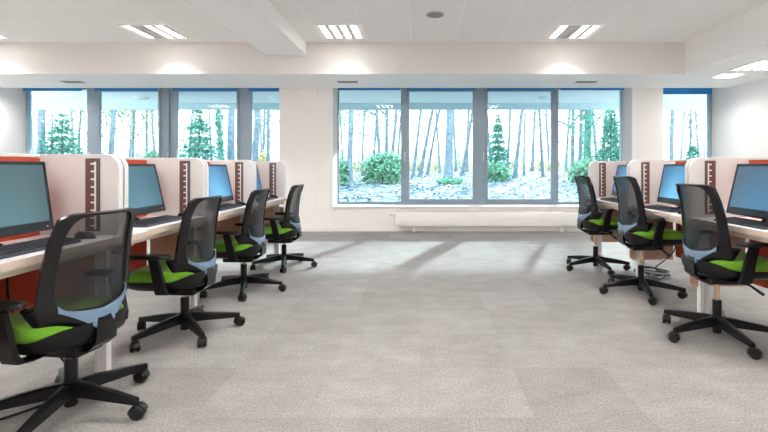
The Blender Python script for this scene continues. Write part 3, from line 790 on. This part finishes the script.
def bare_tree(pxx, Y, w, lean, lab, h=6.5, ivy=False, seed=0, low=False, m='bark', leaf=None, kids=5):
    x, y = at(pxx, Y); r = w*Y/456/2; R = random.Random(seed*31+int(pxx))
    e = empty('bare_tree' if not leaf else 'leafy_tree', (x, y, gz(y)-0.02), lab, 'tree', 'trees outside the windows')
    t = MB(); n = 8; pts = []
    d = Vector((lean, 0, 1)); p = Vector((0, 0, 0))
    for i in range(n+1):
        pts.append(p.copy()); p += Vector((lean*h/n + R.uniform(-1, 1)*0.03, R.uniform(-1, 1)*0.03, h/n))
    rad = [r*1.0*(1-0.45*i/n) for i in range(n+1)]
    t.tube([pts[0], pts[0].lerp(pts[1], 0.25)] + pts[1:], [r*1.7, r*1.12] + rad[1:], 10)
    t.build('trunk', M['ivy'] if ivy else M[m], e, True)
    b = MB()
    tips = []
    for k in range(kids+3):
        q = R.uniform(0.25 if low else 0.38, 1.0); i = min(n-1, int(q*n)); c = pts[i].lerp(pts[i+1], q*n-i)
        a = R.uniform(0, 2*PI); side = Vector((math.cos(a), math.sin(a)*0.7, R.uniform(0.35, 1.0)))
        grow(b, c, side, R.uniform(1.0, 2.2), r*R.uniform(0.25, 0.42), 2, R, 0.55, 3)
        tips.append(c + side*1.2)
    b.build('branches', M[m], e, True)
    if leaf or ivy:
        b = MB()
        for _ in range(2200 if leaf else 900):
            if leaf: c = R.choice(tips) + Vector((R.gauss(0, 0.6), R.gauss(0, 0.6), R.gauss(-0.2, 0.55)))
            else:
                q = R.random()*0.75; i = min(n-1, int(q*n)); c = pts[i].lerp(pts[i+1], q*n-i); a = R.uniform(0, 2*PI); c = c + Vector((math.cos(a), math.sin(a), 0))*r*R.uniform(0.9, 1.7)
            s = R.uniform(0.03, 0.07); v1 = Vector((R.gauss(0, 1), R.gauss(0, 1), R.gauss(0, 1))).normalized()*s; v2 = v1.orthogonal().normalized()*s*0.7
            b.quad([c-v1, c+v2, c+v1, c-v2])
        b.build('leaves', M[leaf] if leaf else M['ivy'], e)
    return e
def fir(pxx, Y, wpx, ytop, lab, seed=1, m='fir'):
    x, y = at(pxx, Y); R = random.Random(seed); base = gz(y)-0.02
    h = 1.1+(167-ytop)*Y/456-base; hw = wpx*Y/456/2
    e = empty('fir_tree', (x, y, base), lab, 'tree', 'trees outside the windows')
    MB().tube([(0, 0, 0), (0, 0, h*0.5), (0, 0, h*0.98)], [0.05+0.012*h, 0.04, 0.008], 8).build('trunk', M['barkdark'], e, True)
    b = MB(); lv = int(h/0.075)
    for i in range(lv):
        f = i/lv; z = 0.18+f*(h-0.2)+R.uniform(-0.06, 0.06); L = hw*(1-f)**0.8*R.uniform(0.8, 1.1)+0.04; nb = 14 if f < 0.8 else 7
        for k in range(nb):
            a = 2*PI*k/nb+R.uniform(-0.3, 0.3)+i*0.7; l = L*R.uniform(0.7, 1.1); dx, dy = math.cos(a), math.sin(a)
            for q in range(9):     # drooping sprays along the bough
                t = R.uniform(0.1, 1.0)
                c = Vector((dx*l*t, dy*l*t, z - 0.30*l*t + 0.14*l*t*t + R.uniform(-0.04, 0.04)))
                dd = Vector((dx*R.uniform(0.1, 1)+R.gauss(0, 0.35), dy*R.uniform(0.1, 1)+R.gauss(0, 0.35), R.uniform(-0.9, 0.15))).normalized()
                s_ = R.uniform(0.06, 0.13)*(0.6+0.6*min(1, l)); n = dd.cross(Vector((R.gauss(0, 1), R.gauss(0, 1), R.gauss(0, 1)))).normalized()*s_*0.30
                b.quad([c, c+dd*s_*0.6+n, c+dd*s_*1.3, c+dd*s_*0.6-n])
    b.build('needles', M[m], e)
    return e
def shrub(pxx, Y, wpx, ytop, lab, m='leafgreen', seed=2, n=1800, grp='shrubs outside the windows'):
    x, y = at(pxx, Y); R = random.Random(seed); base = gz(y)-0.02
    h = 1.1+(167-ytop)*Y/456-base; hw = wpx*Y/456/2
    e = empty('shrub', (x, y, base), lab, 'shrub', grp)
    b = MB()
    for k in range(9):
        a = R.uniform(0, 2*PI); rr = hw*R.uniform(0.1, 0.6)
        b.tube([(0.04*math.cos(a), 0.04*math.sin(a), 0), (rr*0.5*math.cos(a), rr*0.5*math.sin(a), h*0.5), (rr*math.cos(a), rr*math.sin(a), h*0.9)], [0.022, 0.015, 0.006], 5)
    b.build('stems', M['barkdark'], e)
    b = MB()
    for _ in range(n):
        a = R.uniform(0, 2*PI); ph = math.acos(R.uniform(-0.7, 1)); rr = R.uniform(0.45, 1.0)**0.5*R.uniform(0.75, 1.1)
        lump = 1+0.22*math.sin(3*a+seed)+0.15*math.sin(7*a+ph*5)
        c = Vector((hw*rr*lump*math.sin(ph)*math.cos(a), hw*0.8*rr*lump*math.sin(ph)*math.sin(a), h*0.36+h*0.62*rr*lump*math.cos(ph)))
        c.z = abs(c.z-0.03)+0.03
        s = R.uniform(0.035, 0.085); v1 = Vector((R.gauss(0, 1), R.gauss(0, 1), R.gauss(0, 0.7))).normalized()*s; v2 = v1.orthogonal().normalized()*s*0.7
        b.quad([c-v1, c+v2, c+v1, c-v2])
    b.build('foliage', M[m], e)
    return e
bare_tree(41, 16, 8, 0.01, 'thick grey trunk outside the left end pane', seed=1)
bare_tree(110, 17, 6, 0.03, 'tree with thin yellow leaves outside the second left pane', seed=2, leaf='yellow', h=5)
bare_tree(222, 18, 4.5, -0.02, 'thinner ivy-green trunk behind the fir, third left pane', seed=3, ivy=True)
bare_tree(231, 16, 8, 0.02, 'thick slanting grey trunk right of the fir, third left pane', seed=4)
bare_tree(253, 17, 7, 0.05, 'grey trunk leaning right outside the narrow left pane', seed=5)
bare_tree(268, 19, 4, 0.01, 'slim trunk close to the pillar, narrow left pane', seed=6, low=True)
bare_tree(350, 17, 6, 0.01, 'grey tree with forking branches outside the first middle pane', seed=7, low=True, kids=7)
bare_tree(381, 21, 4, -0.06, 'trunk leaning left above the big shrub, first middle pane', seed=8)
bare_tree(386, 22, 4, 0.02, 'upright speckled trunk above the big shrub, first middle pane', seed=9)
bare_tree(390, 21, 4, 0.10, 'trunk leaning right beside the first window post', seed=10)
bare_tree(413, 22, 3.5, 0.14, 'first of the leaning trunks in the second middle pane', seed=11)
bare_tree(420, 23, 4, 0.17, 'second of the leaning trunks in the second middle pane', seed=12)
bare_tree(427, 24, 3, 0.20, 'thin leaning trunk left of the thickest tree, second middle pane', seed=13)
bare_tree(448, 18, 9, 0.0, 'thickest upright grey trunk in the second middle pane', seed=14, kids=4)
bare_tree(462, 24, 4, 0.15, 'trunk leaning right beside the middle window post', seed=15)
bare_tree(507, 26, 3, 0.05, 'slim trunk just right of the small spruce', seed=16)
bare_tree(515, 22, 4, 0.10, 'leaning grey trunk in the third middle pane', seed=17)
bare_tree(524, 25, 2.2, 0.02, 'very thin stem in the third middle pane', seed=18)
bare_tree(543, 23, 3, -0.05, 'crooked dark little tree near the last window post', seed=19, m='barkdark', low=True)
bare_tree(572, 25, 4, 0.01, 'pale slim trunk at the left of the last middle pane', seed=20)
bare_tree(579, 26, 3, 0.03, 'thin stem close beside the ivy-covered trunk', seed=21)
bare_tree(587, 19, 8, 0.01, 'thick ivy-covered trunk in the last middle pane', seed=22, ivy=True)
bare_tree(602, 24, 3, 0.06, 'forked slim tree behind the right evergreen', seed=23, low=True)
bare_tree(672, 18, 4.5, 0.02, 'grey trunk outside the narrow right window', seed=24, low=True)
bare_tree(690, 20, 3, 0.03, 'tree with yellow leaves outside the narrow right window', seed=25, leaf='yellow', h=5)
R9 = random.Random(77)
for i, pxx in enumerate((33, 52, 75, 128, 155, 188, 212, 262, 343, 362, 372, 397, 440, 456, 467, 492, 532, 549, 566, 597, 617, 680, 700)):
    bare_tree(pxx, 27+R9.uniform(0, 7), R9.uniform(2.0, 3.2), R9.uniform(-0.08, 0.10), 'thin bare tree in the far grove behind the nearer trunks', seed=100+i, low=True, kids=5)
for i, (pxx, Y, lf, lab) in enumerate(((132, 20, 'leafgreen', 'light green leafy tree outside the second left pane'), (78, 21, 'leafgreen', 'light green leafy tree beside the broad fir, left end pane'),
        (146, 23, 'yellow', 'yellow-leaved tree by the window post, second left pane'), (338, 21, 'leafgreen', 'light green leafy tree at the left edge of the middle window'),
        (580, 21, 'leafgreen', 'light green leafy tree behind the ivy-covered trunk'), (262, 22, 'leafgreen', 'light green leafy tree outside the narrow left pane'), (618, 22, 'leafgreen', 'light green leafy tree at the right edge of the middle window'))):
    bare_tree(pxx, Y, 3, 0.03, lab, seed=200+i, leaf=lf, h=4.6, low=True, kids=6)
fir(62, 16, 66, 112, 'broad green fir outside the left end pane', 31)
fir(199, 15, 58, 106, 'pointed green fir outside the third left pane', 32)
fir(498, 20, 30, 113, 'narrow young spruce outside the third middle pane', 33)
fir(611, 18, 42, 104, 'green evergreen at the right of the last middle pane', 34)
fir(693, 18, 26, 143, 'small dark fir outside the narrow right window', 35)
shrub(384, 18, 44, 152, 'big round green shrub outside the first middle pane', seed=41, n=2600)
shrub(343, 17, 14, 158, 'small green shrub at the left edge of the middle window', seed=42, n=700)
shrub(497, 19, 30, 162, 'low green shrub at the foot of the young spruce', seed=43, n=1200)
shrub(586, 18, 34, 158, 'green shrub at the foot of the ivy-covered trunk', seed=44, n=1200)
shrub(449, 17.6, 26, 178, 'low weeds round the foot of the thickest trunk', seed=45, n=500)
shrub(150, 18, 40, 150, 'loose yellow-green shrub outside the second left pane', seed=46, n=1000, m='leafgreen')
shrub(262, 20, 26, 152, 'yellow shrub outside the narrow left pane', seed=47, n=800, m='yellow')
YS = ['left of the big shrub', 'right of the big shrub', 'below the leaning trunks', 'left of the thickest trunk', 'right of the thickest trunk', 'behind the young spruce', 'right of the young spruce', 'before the last window post', 'right of the last window post', 'behind the ivy-covered trunk']
for i, pxx in enumerate((356, 400, 418, 436, 462, 490, 515, 540, 566, 596)):
    shrub(pxx, 32+(i % 3), 26, 157, 'pale yellow shrub far outside, ' + YS[i], 'yellow', 50+i, 700, 'pale yellow shrubs in front of the fence')
# fence
e = empty('fence', (0, 37, gz(37)), 'grey metal railing fence far behind the trees outside', 'fence')
hF = 1.1+17*37/456-gz(37)
MB().box(-45, 35, -0.03, 0.03, hF-0.06, hF).build('top_rail', M['fence'], e)
MB().box(-45, 35, -0.03, 0.03, 0.2, 0.26).build('bottom_rail', M['fence'], e)
b = MB()
for k in range(400): x = -44.9+k*0.2; b.box(x-0.012, x+0.012, -0.012, 0.012, 0.0, hF-0.06)
b.build('lattice', M['fence'], e)
for k in range(21): x = -45+k*4; MB().box(x-0.05, x+0.05, -0.05, 0.05, -0.05, hF+0.05).build('post', M['fence'], e)
# far woods: a wooded ridge
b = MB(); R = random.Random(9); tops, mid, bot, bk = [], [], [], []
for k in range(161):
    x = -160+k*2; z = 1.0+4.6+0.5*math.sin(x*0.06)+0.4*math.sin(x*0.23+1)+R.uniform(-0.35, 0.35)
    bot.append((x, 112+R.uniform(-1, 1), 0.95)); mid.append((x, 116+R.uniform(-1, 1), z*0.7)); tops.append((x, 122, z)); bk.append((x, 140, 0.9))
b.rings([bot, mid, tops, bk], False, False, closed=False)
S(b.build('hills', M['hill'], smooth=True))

# ------------------------------------------------------------------ light, world, camera
w = bpy.data.worlds.new('World'); scene.world = w; w.use_nodes = True
nt = w.node_tree; N = nt.nodes; L = nt.links; bg = N['Background']
tc = N.new('ShaderNodeTexCoord'); sp = N.new('ShaderNodeSeparateXYZ'); L.new(tc.outputs['Generated'], sp.inputs[0])
r = N.new('ShaderNodeValToRGB'); r.color_ramp.elements[0].position = 0.0; r.color_ramp.elements[0].color = (1.0, 0.965, 0.945, 1)
r.color_ramp.elements[1].position = 0.6; r.color_ramp.elements[1].color = (0.70, 0.84, 1.0, 1)
L.new(sp.outputs['Z'], r.inputs['Fac']); L.new(r.outputs['Color'], bg.inputs['Color']); bg.inputs['Strength'].default_value = 2.0
sd = bpy.data.lights.new('sun', 'SUN'); sd.energy = 3.7; sd.angle = math.radians(1.8); sd.color = (1.0, 0.88, 0.79)
so = bpy.data.objects.new('sun', sd); COL.objects.link(so); so.location = (6, 20, 10)
so.rotation_euler = Vector((-0.38, -1.0, -0.41)).to_track_quat('-Z', 'Y').to_euler()

cd = bpy.data.cameras.new('camera'); cd.sensor_width = 36; cd.lens = 456/768*36; cd.clip_start = 0.05; cd.clip_end = 500
cd.shift_x = -(421-384)/768; cd.shift_y = -(216-167)/768
co = bpy.data.objects.new('camera', cd); COL.objects.link(co); co.location = (0, 0, 1.1); co.rotation_euler = (PI/2, 0, 0)
scene.camera = co
vs = scene.view_settings; vs.view_transform = 'Standard'; vs.look = 'None'; vs.gamma = 1; vs.use_curve_mapping = False; vs.exposure = 1.7
cy = scene.cycles; cy.use_denoising = True; cy.max_bounces = 14; cy.diffuse_bounces = 12; cy.transparent_max_bounces = 16; cy.caustics_reflective = False; cy.caustics_refractive = False; cy.sample_clamp_indirect = 6
